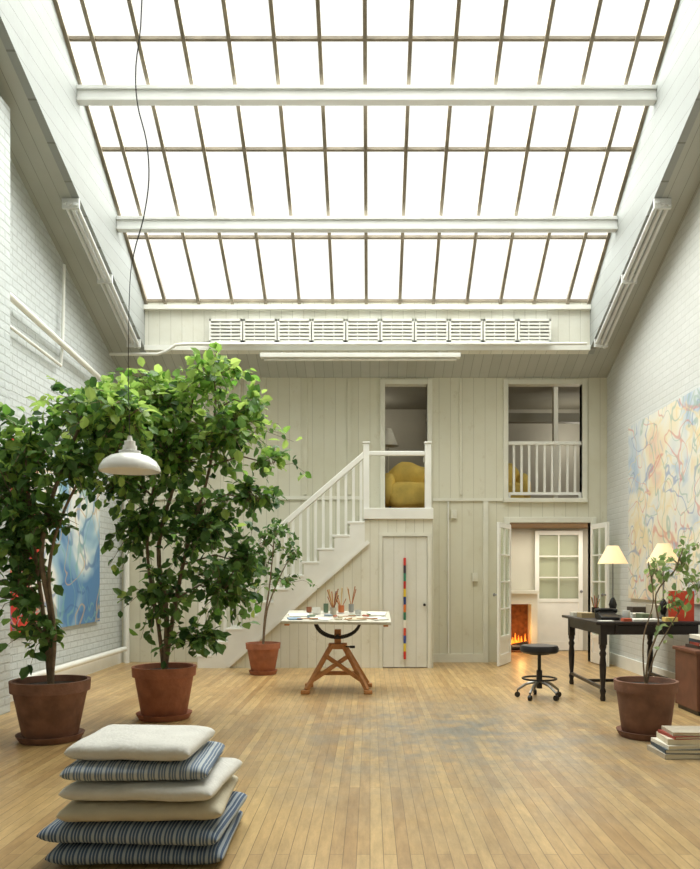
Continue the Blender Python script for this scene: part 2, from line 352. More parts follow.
# ------------------------------------------------------------ glazed doors
def glazed_door(name,hinge,direc,width,h,cols,rows,label,zlow=.35):
    w=width; t=.035
    e=empty(name,(0,0,0),kind='structure')
    b=B(); st=.07
    b.box(0,st,-t/2,t/2,.01,h).box(w-st,w,-t/2,t/2,.01,h).box(st,w-st,-t/2,t/2,.01,.16).box(st,w-st,-t/2,t/2,h-st,h)
    b.box(st,w-st,-t/2,t/2,zlow,zlow+.06).box(st,w-st,-t/4,t/4,.16,zlow)
    gw=(w-2*st); gh=h-st-zlow-.06
    for i in range(1,cols): x=st+gw*i/cols; b.box(x-.01,x+.01,-t/2.2,t/2.2,zlow+.06,h-st)
    for i in range(1,rows): z=zlow+.06+gh*i/rows; b.box(st,w-st,-t/2.2,t/2.2,z-.01,z+.01)
    b.out('door_frame',M_white,parent=e,bevel=.003)
    B().box(st,w-st,-.002,.002,zlow+.06,h-st).out('glass',M_glass,parent=e)
    B().lathe([(.012,0),(.012,.03),(.025,.04),(.022,.06),(.008,.065)],(w-st/2,-t/2,.98),12,M=Matrix.Rotation(math.pi/2,3,'X')).out('door_knob',M_chrome,parent=e,smooth=True)
    e.location=hinge; e.rotation_euler[2]=math.atan2(direc[1],direc[0]); return e
glazed_door('door_1',(2.0,10.86,0),(-.27,-.56),.60,1.97,2,4,'')
glazed_door('door_2',(3.17,10.86,0),(.05,-.56),.58,1.97,2,4,'')
glazed_door('door_3',(2.72,12.54,0),(1,-.04),.78,1.98,2,3,'',zlow=.8)

# ------------------------------------------------------------ staircase
sx0=-2.314; rise=2.15/12; run=.204; ys0,ys1=10.22,10.9
st=empty('staircase',(sx0,10.5,0),label='white painted timber staircase with balustrade rising to a small landing',category='staircase')
for i in range(11):
    x=sx0+i*run; z=(i+1)*rise
    B().box(x-.03,x+run,ys0-.03,ys1-.01,z-.035,z).out('tread',M_white,parent=st,bevel=.006)
    B().box(x,x+.02,ys0,ys1-.01,z-rise,z-.035).out('riser',M_white2,parent=st)
B().box(-.09,.85,ys0-.03,ys1-.01,2.0,2.15).out('landing',M_white,parent=st,bevel=.006)
poly=[(sx0,0)]
for i in range(11):
    x=sx0+i*run; z=(i+1)*rise-.035; poly+= [(x,z),(x+run,z)]
sl=rise/run
poly+=[(-.07,2.0),(-.07,2.0-.36)]
poly+=[(sx0+.36/sl+.0,0)]
B().prism(poly,'y',ys0-.025,ys0).out('stringer',M_white,parent=st)
B().bar((sx0+.40,ys0-.03,.02),(-.02,ys0-.03,1.70),.02,.05).out('stringer_moulding',M_white,parent=st)
pw=[(sx0+.3,0),(.17,0),(.17,2.0),(-.07,1.99),(-.07,1.75)]
b=B().prism(pw,'y',ys0,ys0+.03); b.box(.77,.85,ys0,ys0+.03,0,2.0).box(.17,.77,ys0,ys0+.03,1.77,2.0).box(.82,.85,ys0+.03,ys1-.01,0,2.0)
b.out('boarded_skirt',M_skirt,parent=st,origin=(0,0,0))
b=B().box(.12,.17,ys0-.02,ys0,0,1.82).box(.77,.82,ys0-.02,ys0,0,1.82).box(.17,.77,ys0-.02,ys0,1.77,1.82)
b.out('door_casing',M_white2,parent=st)
cd=B().box(.175,.765,ys0-.005,ys0+.02,.01,1.765).out('closet_door',M_curb,parent=st,origin=(.17,ys0,0))
B().lathe([(.01,0),(.01,.02),(.02,.03),(.016,.045),(.004,.05)],(.73,ys0-.005,.85),12,M=Matrix.Rotation(math.pi/2,3,'X')).out('door_knob',M_black,parent=cd,smooth=True)
def newel(x,z0,z1,y=ys0+.04):
    B().box(x-.04,x+.04,y-.04,y+.04,z0,z1).box(x-.05,x+.05,y-.05,y+.05,z1,z1+.025).out('newel_post',M_white,parent=st,bevel=.006)
newel(-.05,2.15,3.02); newel(.78,2.15,3.02); newel(sx0+.05,rise,1.05)
ra=Vector((sx0+.05,ys0+.04,.98)); rb=Vector((-.05,ys0+.04,2.90))
B().bar(ra,rb,.06,.075).out('handrail',M_white,parent=st,bevel=.01)
B().box(-.02,.76,ys0+.01,ys0+.07,2.86,2.92).out('handrail',M_white,parent=st,bevel=.01)
for i in range(11):
    for k in (.25,.75):
        if i==0 and k==.25: continue
        x=sx0+(i+k)*run; z0=(i+1)*rise; zt=ra.z+(x-ra.x)*(rb.z-ra.z)/(rb.x-ra.x)-.03
        B().box(x-.018,x+.018,ys0+.02,ys0+.06,z0,zt).out('baluster',M_white,parent=st)
B().box(.76,.80,ys0+.08,YB-.04,2.86,2.92).out('handrail',M_white,parent=st)

br=empty('balcony_railing',(2.51,YB+.04,2.35),label='white wooden balustrade across the upper opening',category='railing')
B().box(1.98,3.04,YB+.01,YB+.07,3.12,3.17).out('top_rail',M_white,parent=br,bevel=.006)
B().box(1.98,3.04,YB+.02,YB+.06,2.40,2.44).out('bottom_rail',M_white,parent=br)
for i in range(9):
    x=2.07+i*.11
    B().box(x-.016,x+.016,YB+.026,YB+.054,2.44,3.12).out('baluster',M_white,parent=br)
for x in (2.0,3.02): B().box(x-.02,x+.02,YB+.02,YB+.06,2.35,2.40).out('foot_block',M_white,parent=br)

m,nt,bs,out=newmat('painted_colour_bands')
tc=N(nt,'ShaderNodeTexCoord'); sp=N(nt,'ShaderNodeSeparateXYZ'); nt.links.new(tc.outputs['Object'],sp.inputs[0])
mr=N(nt,'ShaderNodeMath',operation='DIVIDE'); nt.links.new(sp.outputs[2],mr.inputs[0]); mr.inputs[1].default_value=1.36
rp=N(nt,'ShaderNodeValToRGB'); rp.color_ramp.interpolation='CONSTANT'
cols=[(200,50,40),(225,200,70),(60,80,150),(205,70,45),(240,235,220),(50,120,90),(220,120,50),(40,60,120),(230,200,60),(190,50,45),(60,140,110),(60,50,60),(210,60,50)]
e=rp.color_ramp.elements; e[0].color=srgb(cols[0]); e[1].position=1/13; e[1].color=srgb(cols[1])
for i in range(2,13): q=e.new(i/13); q.color=srgb(cols[i])
nt.links.new(mr.outputs[0],rp.inputs[0]); nt.links.new(rp.outputs[0],bs.inputs['Base Color'])
B().box(.45,.482,ys0-.035,ys0-.008,.12,1.48).out('painted_stick',m,bevel=.003,label='tall narrow stick painted in bright colour bands on a white door',category='wall art')

# ------------------------------------------------------------ radiator under skylight
z0,z1=4.37,4.69
rad=empty('wall_radiator',(.135,OY1-.06,z0),label='long white slatted radiator fixed below the skylight',category='radiator')
x=-2.17; W=4.61/10
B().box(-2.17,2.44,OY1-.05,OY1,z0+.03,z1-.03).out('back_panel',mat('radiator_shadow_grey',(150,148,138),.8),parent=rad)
for i in range(10):
    a=x+i*W+.008; c=a+W-.016; b=B()
    b.box(a,a+.025,OY1-.10,OY1-.05,z0,z1).box(c-.025,c,OY1-.10,OY1-.05,z0,z1).box(a,c,OY1-.10,OY1-.05,z1-.03,z1).box(a,c,OY1-.10,OY1-.05,z0,z0+.03)
    for k in range(5):
        z=z0+.05+k*.048; b.box(a+.02,c-.02,OY1-.095,OY1-.06,z,z+.026)
    for q in (.33,.66): b.box(a+(c-a)*q-.006,a+(c-a)*q+.006,OY1-.097,OY1-.06,z0,z1)
    b.out('section',M_white,parent=rad)
fy=10.2
fl=empty('strip_light',(-.13,fy,4.14),label='long white fluorescent batten below the ledge',category='light fixture')
B().box(-1.47,1.21,fy-.05,fy+.05,4.16,4.22).out('housing',M_white,parent=fl,bevel=.006)
B().tube([(-1.42,fy,4.14),(1.16,fy,4.14)],.018,10).out('lamp_tube',mat('unlit_tube',(235,235,225),.3),parent=fl,smooth=True)
for xx in (-1.2,.95): B().box(xx-.015,xx+.015,fy+.0,fy+.16,4.20,4.22).box(xx-.015,xx+.015,fy+.14,fy+.16,4.20,zc(fy+.16)-.002).out('bracket',M_white,parent=fl)

for side,xc in ((-1,-3.14),(1,3.07)):
    r=empty('blind_rail',(xc,9,zc(9)-.1),label='bundle of white tubular rails running along the sloped ceiling edge',category='blind rail',group='tubular rails beside the skylight')
    for k in range(3):
        xx=xc+(k-1)*.058
        B().tube([(xx,10.15,zc(10.15)-.06-.01*k),(xx,7.95,zc(7.95)-.06-.01*k)],.022,10).out('tube',M_beam,parent=r,smooth=True)
    for y in (10.1,9.0,7.98):
        B().box(xc-.09,xc+.09,y-.015,y+.015,zc(y)-.11,zc(y)-.006).out('bracket',M_beam,parent=r)

def pipe(name,pts,r,label,m=M_white):
    return B().tube(pts,r,12).out(name,m,smooth=True,label=label,category='pipe')
pipe('wall_pipe',[(-3.46,6.96,3.95),(-3.46,10.5,3.72),(-3.46,10.70,3.72)],.035,'white painted pipe running along the brick wall')
pipe('wall_pipe',[(-3.5,6.96,3.68),(-3.5,8.6,3.62),(-3.5,8.65,3.9),(-3.5,8.7,4.8)],.018,'thin white conduit bending up the brick wall')
pipe('wall_pipe',[(-3.46,10.80,.0),(-3.46,10.80,3.9)],.04,'white vertical riser pipe in the room corner')
pipe('wall_pipe',[(-3.42,7.4,.22),(-3.42,10.6,.22)],.035,'white low heating pipe above the baseboard')
pipe('wall_pipe',[(-3.5,10.22,4.22),(-2.85,10.22,4.22),(-2.72,10.2,4.26),(-2.6,10.17,4.33),(-2.45,10.17,4.34),(2.9,10.17,4.345)],.02,'white pipe running along the ledge under the skylight')
pipe('wall_conduit',[(1.12,10.88,.13),(1.12,10.88,2.3)],.010,'thin vertical conduit on the boarded wall')
for (xx,zz) in ((1.2,2.12),(1.5,1.22)):
    B().box(xx-.04,xx+.04,YB-.045,YB,zz-.06,zz+.06).box(xx-.015,xx+.015,YB-.05,YB-.045,zz-.03,zz+.03).out('switch_box',M_white2,bevel=.004,label='small surface mounted switch box on boarded wall',category='switch')

# ------------------------------------------------------------ paintings
pm=paintmat('pastel_abstract_painting',[(.32,(176,192,208)),(.42,(216,218,212)),(.5,(228,224,208)),(.58,(228,216,186)),(.66,(224,196,174)),(.76,(200,208,198))],1.4,[((130,150,186),1.3,.010),((208,140,124),1.2,.008),((226,208,160),1.5,.010),((156,180,166),1.7,.010)],seed=2,dist=1.0)
pa=empty('painting',(XR-.03,8.2,.97),label='large unframed canvas with pale pastel abstract brushwork on white wall',category='painting')
B().box(XR-.035,XR-.001,6.6,9.9,.95,3.17).out('canvas',pm,parent=pa)
pm2=paintmat('bold_abstract_painting',[(.3,(84,130,176)),(.4,(160,192,208)),(.46,(226,229,224)),(.62,(228,226,216)),(.655,(205,70,46)),(.74,(190,44,32))],.8,[((70,110,160),1.1,.016),((200,170,120),1.0,.010),((120,170,170),1.3,.014)],seed=9,dist=.7,ygrad=-.14)
pb=empty('painting',(XL+.03,8.6,.7),label='large canvas with red, white and blue abstract shapes on brick',category='painting')
B().box(XL+.001,XL+.04,7.2,9.9,.65,2.6).out('canvas',pm2,parent=pb)

# ------------------------------------------------------------ pots & trees
def pot(e,c,rt,rb,h,m,saucer=True):
    c=Vector(c); z0=.035 if saucer else 0
    B().lathe([(rb,z0),(rb+.01,z0+.01),(rt*.93,z0+h*.80),(rt,z0+h*.80),(rt*1.02,z0+h),(rt*.93,z0+h),(rt*.88,z0+h*.86)],c,36).out('pot',m,parent=e,smooth=True)
    if saucer: B().lathe([(rb*1.15,0),(rb*1.3,.05),(rb*1.22,.05),(rb*1.1,.034)],c,36).out('saucer',m,parent=e,smooth=True)
    B().lathe([(rt*.90,z0+h*.82),(rt*.90,z0+h*.89),(.02,z0+h*.91)],c,24).out('soil',M_soil,parent=e,smooth=True)
    return z0+h*.88
def leaf(b,p,d,nrm,L,Wd,fold=.25):
    d=d.normalized(); s=d.cross(nrm)
    if s.length<1e-3: s=d.cross(Vector((1,0,0)))
    s.normalize(); u=s.cross(d).normalized()
    m1=p+d*L*.35-u*L*.02; m2=p+d*L*.7-u*L*.05; tip=p+d*L-u*L*.14
    vs=[p,m1+s*Wd*.46+u*Wd*fold*.6,m2+s*Wd*.42+u*Wd*fold*.4,tip,m2-s*Wd*.42+u*Wd*fold*.4,m1-s*Wd*.46+u*Wd*fold*.6,m1,m2]
    b.add(vs,[(0,1,6),(0,6,5),(1,2,7,6),(6,7,4,5),(2,3,7),(7,3,4)])
def rnd(): return Vector((R.gauss(0,1),R.gauss(0,1),R.gauss(0,1)))
def tree(name,base,potargs,trunks,blobs,nleaf,L,Wd,m_leaf,m_leaf2,twigr,per=6,stray=.22,xmax=99,**props):
    e=empty(name,base,**props); base=Vector(base)
    zs=pot(e,base,*potargs)
    allp=[]
    for tr,r0,r1 in trunks:
        pts=[base+Vector((0,0,zs-.03))]+[Vector(p) for p in tr]
        sm=[]
        for i in range(len(pts)-1):
            p0=pts[max(i-1,0)];p1=pts[i];p2=pts[i+1];p3=pts[min(i+2,len(pts)-1)]
            for t in (0,.25,.5,.75):
                sm.append(.5*((2*p1)+(-p0+p2)*t+(2*p0-5*p1+4*p2-p3)*t*t+(-p0+3*p1-3*p2+p3)*t**3))
        sm.append(pts[-1]); k=len(sm)
        B().tube(sm,[r0+(r1-r0)*i/(k-1) for i in range(k)],10).out('trunk',M_bark,parent=e,smooth=True)
        allp+=sm[len(sm)//4:]
    bb=B(); lf=B(); lf2=B()
    tot=sum((q[3]*q[4]*q[5])**.75 for q in blobs)
    for (x,y,z,rx,ry,rz) in blobs:
        c=Vector((x,y,z)); near=min(allp,key=lambda q:(q-c).length+.6*max(0,q.z-c.z))
        mid=(near+c)/2+Vector((0,0,.08))
        bb.tube([near,mid,c],[twigr*1.8,twigr*1.4,twigr],6)
        nl=int(nleaf*(rx*ry*rz)**.75/tot)
        for t in range(max(2,nl//per)):
            v=rnd(); v.normalize(); far=R.random()<stray
            v*= R.uniform(1.15,1.6) if far else R.random()**.45
            tip=c+Vector((v.x*rx,v.y*ry,v.z*rz))
            if far: tip.z-=.05
            tip.x=min(max(tip.x,-3.42),xmax)
            st_=c+(tip-c)*.15
            md=(st_+tip)/2+Vector((0,0,.06)); bb.tube([st_,md,tip],[twigr*.8,twigr*.6,twigr*.3],4)
            for q in range(per):
                f=(.35 if not far else .45)+(.65 if not far else .55)*q/(per-1); p=st_.lerp(tip,f)+Vector((0,0,.06*4*f*(1-f)))+rnd()*.018
                d=(tip-st_).normalized()*.45+rnd()*.6+Vector((0,0,-.25))
                nr=Vector((0,-.25,1))+rnd()*.5
                s=R.uniform(.55,1.3)
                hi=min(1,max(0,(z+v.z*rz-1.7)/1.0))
                tgt=lf if (R.random()>.10+.72*hi) else lf2  # higher leaves mostly take the second material, painting in light from above
                leaf(tgt,p,d,nr,L*s,Wd*s)
    bb.out('branches',M_bark,parent=e)
    lf.out('foliage',m_leaf,parent=e,smooth=False); lf2.out('foliage',m_leaf2,parent=e,smooth=False)
    return e
y=5.78
tree('potted_tree',(-2.43,y,0),(.285,.19,.42,M_terra2),
 [([(-2.42,y,.9),(-2.5,y,1.4),(-2.42,y+.05,1.9),(-2.2,y,2.4)],.026,.012),([(-2.5,y+.05,.9),(-2.58,y+.05,1.5),(-2.62,y,2.1)],.02,.01),([(-2.38,y-.04,.8),(-2.44,y,1.3),(-2.3,y,1.8),(-1.95,y,2.4)],.016,.009)],
 [(-2.62,y+.1,2.22,.28,.35,.30),(-2.70,y,1.80,.26,.3,.28),(-2.72,y,1.42,.20,.3,.24),(-2.66,y,1.10,.18,.28,.24),(-2.45,y-.05,.80,.20,.2,.13),(-2.48,y,1.62,.18,.2,.16),(-2.22,y+.1,2.44,.34,.4,.24),(-1.86,y,2.46,.30,.35,.24),(-2.25,y-.05,2.04,.30,.3,.16),(-1.98,y+.1,2.18,.22,.3,.14),(-2.85,y+.2,2.05,.15,.3,.3)],
 3100,.090,.064,M_leafA,M_leafB,.005,xmax=-1.45,stray=.26,label='tall leafy tree with several thin trunks in large terracotta pot',category='potted tree')
y=6.65
tree('potted_tree',(-1.8,y,0),(.27,.185,.42,M_terra),
 [([(-1.78,y,.9),(-1.85,y,1.5),(-1.7,y,2.1),(-1.55,y,2.8)],.026,.012),([(-1.72,y,.9),(-1.6,y,1.5),(-1.4,y,2.2),(-1.35,y,2.8)],.022,.01),([(-1.85,y,.8),(-1.95,y,1.5),(-1.85,y,2.3)],.02,.01)],
 [(-1.80,y,2.78,.42,.4,.26),(-1.38,y,2.98,.24,.3,.20),(-1.26,y,2.5,.40,.4,.30),(-1.72,y-.05,2.25,.46,.42,.32),(-2.0,y,1.66,.26,.35,.30),(-1.42,y,1.66,.36,.38,.32),(-1.86,y,1.08,.22,.30,.24),(-1.30,y,1.12,.30,.33,.28),(-1.48,y-.1,.68,.28,.25,.14),(-.86,y,2.22,.22,.15,.09),(-1.02,y,2.72,.16,.2,.12),(-1.0,y,1.9,.20,.2,.2),(-1.08,y,1.35,.20,.2,.22),(-2.24,y,2.72,.36,.35,.2),(-2.26,y,2.38,.32,.35,.22),(-2.2,y,2.02,.24,.3,.2),(-1.98,y,2.5,.3,.35,.25)],
 5600,.094,.068,M_leafA,M_leafB,.005,stray=.26,label='broad bushy tree with glossy green leaves in a terracotta pot',category='potted tree')
y=9.6
tree('potted_tree',(-1.35,y,0),(.215,.14,.36,M_terra),
 [([(-1.33,y,.7),(-1.27,y,1.1),(-1.22,y,1.6)],.016,.007),([(-1.3,y,.8),(-1.15,y,1.2),(-1.0,y,1.5)],.012,.006)],
 [(-1.2,y,1.75,.28,.25,.22),(-1.0,y,1.5,.25,.22,.18),(-1.3,y,1.35,.22,.2,.2),(-1.1,y,1.15,.28,.2,.13),(-1.4,y,1.6,.15,.15,.2)],
 400,.09,.052,M_leafA,M_leafC,.004,stray=.1,label='small sparse indoor tree in a terracotta pot beside the stairs',category='potted tree')
y=5.9
tree('potted_tree',(2.14,y,0),(.235,.17,.40,M_terra2),
 [([(2.16,y,.6),(2.24,y,.85),(2.22,y,1.1),(2.38,y,1.3)],.010,.005),([(2.12,y,.6),(2.13,y,.8),(2.2,y,1.05),(2.16,y,1.35)],.007,.004),([(2.2,y,.6),(2.3,y,.8),(2.42,y,1.0)],.007,.004)],
 [(2.42,y,1.33,.2,.2,.13),(2.24,y,1.26,.14,.2,.14),(2.56,y,1.15,.18,.2,.13),(2.34,y-.05,1.02,.15,.15,.1),(2.48,y,1.45,.12,.15,.08),(2.22,y,.78,.07,.1,.06)],
 200,.068,.042,M_leafC,M_leafC,.003,per=4,stray=.05,label='sparse shrub with thin stems and pale leaves in terracotta pot',category='potted plant')

# ------------------------------------------------------------ pendant lamp
lx,ly,lz=-1.58,5.0,1.93
pl=empty('pendant_lamp',(lx,ly,lz),label='white enamel dome pendant lamp hanging on a black cord',category='pendant lamp')
B().lathe([(.195,0),(.198,.012),(.190,.035),(.168,.07),(.125,.10),(.075,.115),(.07,.118),(.07,.135),(.05,.14),(.046,.132),(.066,.11),(.12,.092),(.16,.062),(.182,.03),(.19,.002)],(lx,ly,lz),40,cap=False).out('lamp_shade',M_enamel,parent=pl,smooth=True)
B().lathe([(.045,.13),(.045,.17),(.035,.172),(.035,.20),(.018,.205),(.012,.235)],(lx,ly,lz),20).out('socket',M_white,parent=pl,smooth=True)
B().lathe([(.01,.14),(.02,.12),(.035,.08),(.03,.05),(.01,.035)],(lx,ly,lz),16).out('light_bulb',mat('bulb_glass',(245,245,235),.2),parent=pl,smooth=True)
ctl=[Vector(p) for p in [(lx,ly,lz+.22),(lx-.01,ly,2.6),(lx+.0,ly,3.16),(-1.55,ly,3.38),(-1.49,ly,3.6),(-1.455,ly,3.85),(-1.47,ly,4.1),(-1.53,ly,4.35),(-1.54,ly,4.6),(-1.50,ly,5.05),(-1.5,ly,6.5),(-1.5,ly,zg(ly)-.02)]]
sm=[]
for i in range(len(ctl)-1):
    p0=ctl[max(i-1,0)];p1=ctl[i];p2=ctl[i+1];p3=ctl[min(i+2,len(ctl)-1)]
    for t in (0,.25,.5,.75): sm.append(.5*((2*p1)+(-p0+p2)*t+(2*p0-5*p1+4*p2-p3)*t*t+(-p0+3*p1-3*p2+p3)*t**3))
sm.append(ctl[-1])
B().tube(sm,[.0026 if p.z<3.3 else .0042 for p in sm],6).out('cord',M_cordm,parent=pl,smooth=True)

# ------------------------------------------------------------ cushions
def cushion(c,w,dp,th,rot,m,label,seed):
    n_=36; vs=[];fs=[]; Rr=random.Random(seed); off=Vector((seed*3.1,seed,0))
    for sgn in (1,-1):
        for j in range(n_+1):
            for i in range(n_+1):
                u=math.sin((-1+2*i/n_)*math.pi/2); v=math.sin((-1+2*j/n_)*math.pi/2)
                k=max(0,(1-abs(u)**12))**.5*max(0,(1-abs(v)**12))**.5
                pin=1-.02*(1-v*v)*u*u-.02*v**6*u**6; pin2=1-.02*(1-u*u)*v*v-.02*v**6*u**6
                crown=1-.20*max(abs(u),abs(v))**3
                nz=noise.noise(Vector((u*2.2,v*2.2,0))+off)*.005+noise.noise(Vector((u*8,v*8,2))+off)*.0025
                vs.append((u*pin*w/2,v*pin2*dp/2,sgn*th/2*k*crown+nz*min(1,k+.3)))
    o=(n_+1)**2
    for j in range(n_):
        for i in range(n_):
            a=j*(n_+1)+i; fs.append((a,a+1,a+n_+2,a+n_+1)); a+=o; fs.append((a,a+n_+1,a+n_+2,a+1))
    b=B().add(vs,fs)
    b.v=[v+Vector(c) for v in b.v]
    ob=b.out('cushion',m,origin=c,smooth=True,label=label,category='cushion',group='stacked floor cushions')
    ob.modifiers.clear()
    import bmesh as bmm
    bm=bmm.new(); bm.from_mesh(ob.data); bmm.ops.remove_doubles(bm,verts=bm.verts,dist=.0004); bmm.ops.recalc_face_normals(bm,faces=bm.faces); bm.to_mesh(ob.data); bm.free()
    ob.rotation_euler=(Rr.uniform(-.006,.006),Rr.uniform(-.012,.012),rot)
    return ob
M_tick=stripemat('blue_ticking',(80,98,124),(168,178,184),.05,[(0,.24),(.42,.10),(.70,.10)])
M_tick2=stripemat('faded_blue_ticking',(108,124,144),(186,192,192),.045,[(0,.30),(.5,.10),(.76,.08)])
M_cw=mat('off_white_canvas',(214,212,203),.9,.05,8,bump=.2,bscale=60)
M_cc=mat('cream_canvas',(196,188,164),.9,.06,8,bump=.2,bscale=60)
cx,cy=-1.02,3.54
spec=[(.76,.66,.090,.03,M_tick,'large blue ticking cushion with pale stripes, at stack base'),
(.79,.66,.092,-.04,M_tick,'blue ticking floor cushion with pale stripes'),
(.71,.61,.086,.05,M_cc,'cream canvas floor cushion'),
(.68,.60,.086,-.06,M_cw,'off-white canvas floor cushion'),
(.64,.56,.082,.05,M_tick2,'faded blue striped cushion'),
(.56,.50,.088,-.03,M_cw,'off-white canvas cushion on top of the stack')]
z=.0
for i,(w,dp,th,rt,m_,lb) in enumerate(spec):
    cushion((cx+[.01,.0,.02,.03,-.01,-.03][i],cy,z+th/2),w,dp,th,rt,m_,lb,i+1); z+=th*.985
# ------------------------------------------------------------ drafting table
tx,ty=-.35,8.25
dt=empty('drafting_table',(tx,ty,0),label='adjustable drafting table with pale top and orange oak trestle base',category='drafting table')
M_top=mat('paint_flecked_board',(200,196,180),.6,.14,20)
TR=Matrix.Translation((tx,ty,.79))@Matrix.Rotation(.09,4,'X')@Matrix.Rotation(.012,4,'Y')
B().box(-.57,.57,-.40,.40,-.016,.016,M=TR).out('table_top',M_top,parent=dt,bevel=.004)
B().box(-.54,-.49,-.36,.36,-.04,-.016,M=TR).box(.49,.54,-.36,.36,-.04,-.016,M=TR).box(-.49,.49,-.03,.03,-.04,-.016,M=TR).out('batten',M_oak,parent=dt)
for sx,sy in ((-1,-1),(1,-1),(-1,1),(1,1)):
    B().bar((tx+sx*.06,ty+sy*.05,.50),(tx+sx*.32,ty+sy*.25,.04),.045,.045).out('leg',M_oak,parent=dt,bevel=.006)
    B().box(tx+sx*.33-.045,tx+sx*.33+.045,ty+sy*.26-.04,ty+sy*.26+.04,0,.04).out('foot',M_oak,parent=dt,bevel=.008)
B().bar((tx-.25,ty-.20,.14),(tx+.12,ty-.08,.38),.03,.045).out('stretcher',M_oak,parent=dt,bevel=.006)
B().bar((tx+.25,ty-.20,.14),(tx-.12,ty-.10,.38),.03,.045).out('stretcher',M_oak,parent=dt,bevel=.006)
B().bar((tx-.25,ty+.20,.16),(tx+.25,ty+.20,.16),.03,.045).out('stretcher',M_oak,parent=dt,bevel=.006)
B().box(tx-.10,tx+.10,ty-.07,ty+.07,.45,.51).box(tx-.035,tx+.035,ty-.035,ty+.035,.51,.66).out('post',M_oak,parent=dt,bevel=.006)
arc=[(tx+.24*math.cos(a),ty-.08,.745+.17*math.sin(a)) for a in [math.pi+math.pi*i/14 for i in range(15)]]
arc2=[(p[0],ty+.08,p[2]) for p in arc]
B().tube(arc,.016,8).tube(arc2,.016,8).box(tx-.28,tx+.28,ty-.1,ty-.06,.728,.744).box(tx-.28,tx+.28,ty+.06,ty+.1,.738,.752).tube([(tx,ty-.14,.59),(tx,ty+.12,.59)],.022,10).out('iron_bracket',M_black,parent=dt,smooth=True)
B().tube([(tx+.05,ty-.06,.48),(tx+.16,ty-.1,.48)],.009,8).lathe([(.03,-.012),(.03,.012)],(tx+.16,ty-.1,.48),14).out('crank',M_black,parent=dt)
ttop=lambda yy:.8095+ .09*(yy-ty)
def jar(x,y,r,h,m,label,brushes=0):
    z=ttop(y)+.005
    e=empty('brush_jar',(x,y,z),label=label,category='jar')
    B().lathe([(r*.9,0),(r,.01),(r,h),(r*.88,h),(r*.86,.02)],(x,y,z),20).out('jar_body',m,parent=e,smooth=True)
    for i in range(brushes):
        a=R.uniform(0,6.28); l=R.uniform(.10,.24); sp_=R.uniform(1.2,2.2); tip=(x+math.cos(a)*r*sp_,y+math.sin(a)*r*sp_,z+h*.6+l)
        cc=R.choice([(190,120,50),(170,110,70),(210,180,120),(220,200,160),(120,60,40)])
        B().tube([(x-math.cos(a)*r*.3,y-math.sin(a)*r*.3,z+.02),(tip)],[.003,.006],6).out('paintbrush',mat('brush_handle',cc,.5),parent=e)
jar(tx-.05,ty+.02,.036,.08,mat('stoneware_glaze',(190,182,165),.4),'small stoneware jar holding paint brushes',10)
jar(tx+.03,ty+.20,.034,.08,mat('orange_tin',(196,110,60),.5),'orange tin holding a few brushes',7)
jar(tx-.24,ty+.12,.045,.07,M_enamel,'white ceramic pot on the drafting table',0)
jar(tx-.14,ty+.20,.028,.10,mat('green_bottle_glaze',(100,124,100),.3),'small green pot on the drafting table',0)
jar(tx+.22,ty+.05,.035,.05,mat('clear_dish',(205,208,205),.3),'small pale dish on the drafting table',0)
jar(tx-.33,ty+.22,.03,.06,mat('rust_glaze',(150,90,60),.3),'small rust coloured pot on the drafting table',0)
jar(tx+.14,ty+.24,.03,.09,mat('grey_tin',(150,152,148),.4),'small grey tin with brushes on the drafting table',4)
cl=[(225,222,210),(240,238,230),(200,190,160),(120,140,110),(190,110,80),(130,150,170)]
for i,(dx,dy,w,d,h,ci,rt) in enumerate([(-.42,.0,.22,.2,.012,1,.2),(-.16,-.26,.22,.16,.008,0,-.3),(.42,.1,.2,.22,.02,1,-.1),(.2,-.25,.2,.15,.01,2,.3),(.43,-.2,.16,.2,.012,0,.5),(-.44,-.27,.14,.14,.01,5,.3)]):
    B().box(-w/2,w/2,-d/2,d/2,.017,.017+h,M=TR@Matrix.Translation((dx,dy,0))@Matrix.Rotation(rt,4,'Z')).out('paper_pad',mat('paper',cl[ci],.8,.03),label='loose pad of paper on the drafting table',category='paper pad')
for i,(dx,dy) in enumerate([(-.02,-.12),(.04,-.2),(.02,-.34),(.3,-.1),(.33,.0),(-.28,-.1),(-.3,-.2),(.16,-.08),(-.1,-.06)]):
    zz=ttop(ty+dy)+.014; a=R.uniform(0,3)
    B().tube([(tx+dx-math.cos(a)*.045,ty+dy-math.sin(a)*.045,zz),(tx+dx+math.cos(a)*.025,ty+dy+math.sin(a)*.025,zz),(tx+dx+math.cos(a)*.045,ty+dy+math.sin(a)*.045,zz)],[.010,.011,.005],8).out('paint_tube',mat('tube_paint',R.choice(cl[2:]),.4),smooth=True,label='small squeezed paint tube on the drafting table',category='paint tube',group='paint tubes on the drafting table')
for i,(dx,dy,a) in enumerate([(.12,-.36,1.2),(.32,-.33,.1),(.1,-.15,.5),(-.3,-.33,.1)]):
    zz=ttop(ty+dy)+.016; l=.11
    B().tube([(tx+dx-math.cos(a)*l,ty+dy-math.sin(a)*l*.5,zz-.045*math.sin(a)*l),(tx+dx+math.cos(a)*l,ty+dy+math.sin(a)*l*.5,zz+.045*math.sin(a)*l)],[.004,.007],6).out('paintbrush',mat('loose_brush',(176,120,70),.5),label='loose wooden paintbrush on the drafting table',category='paintbrush',group='loose brushes on the drafting table')

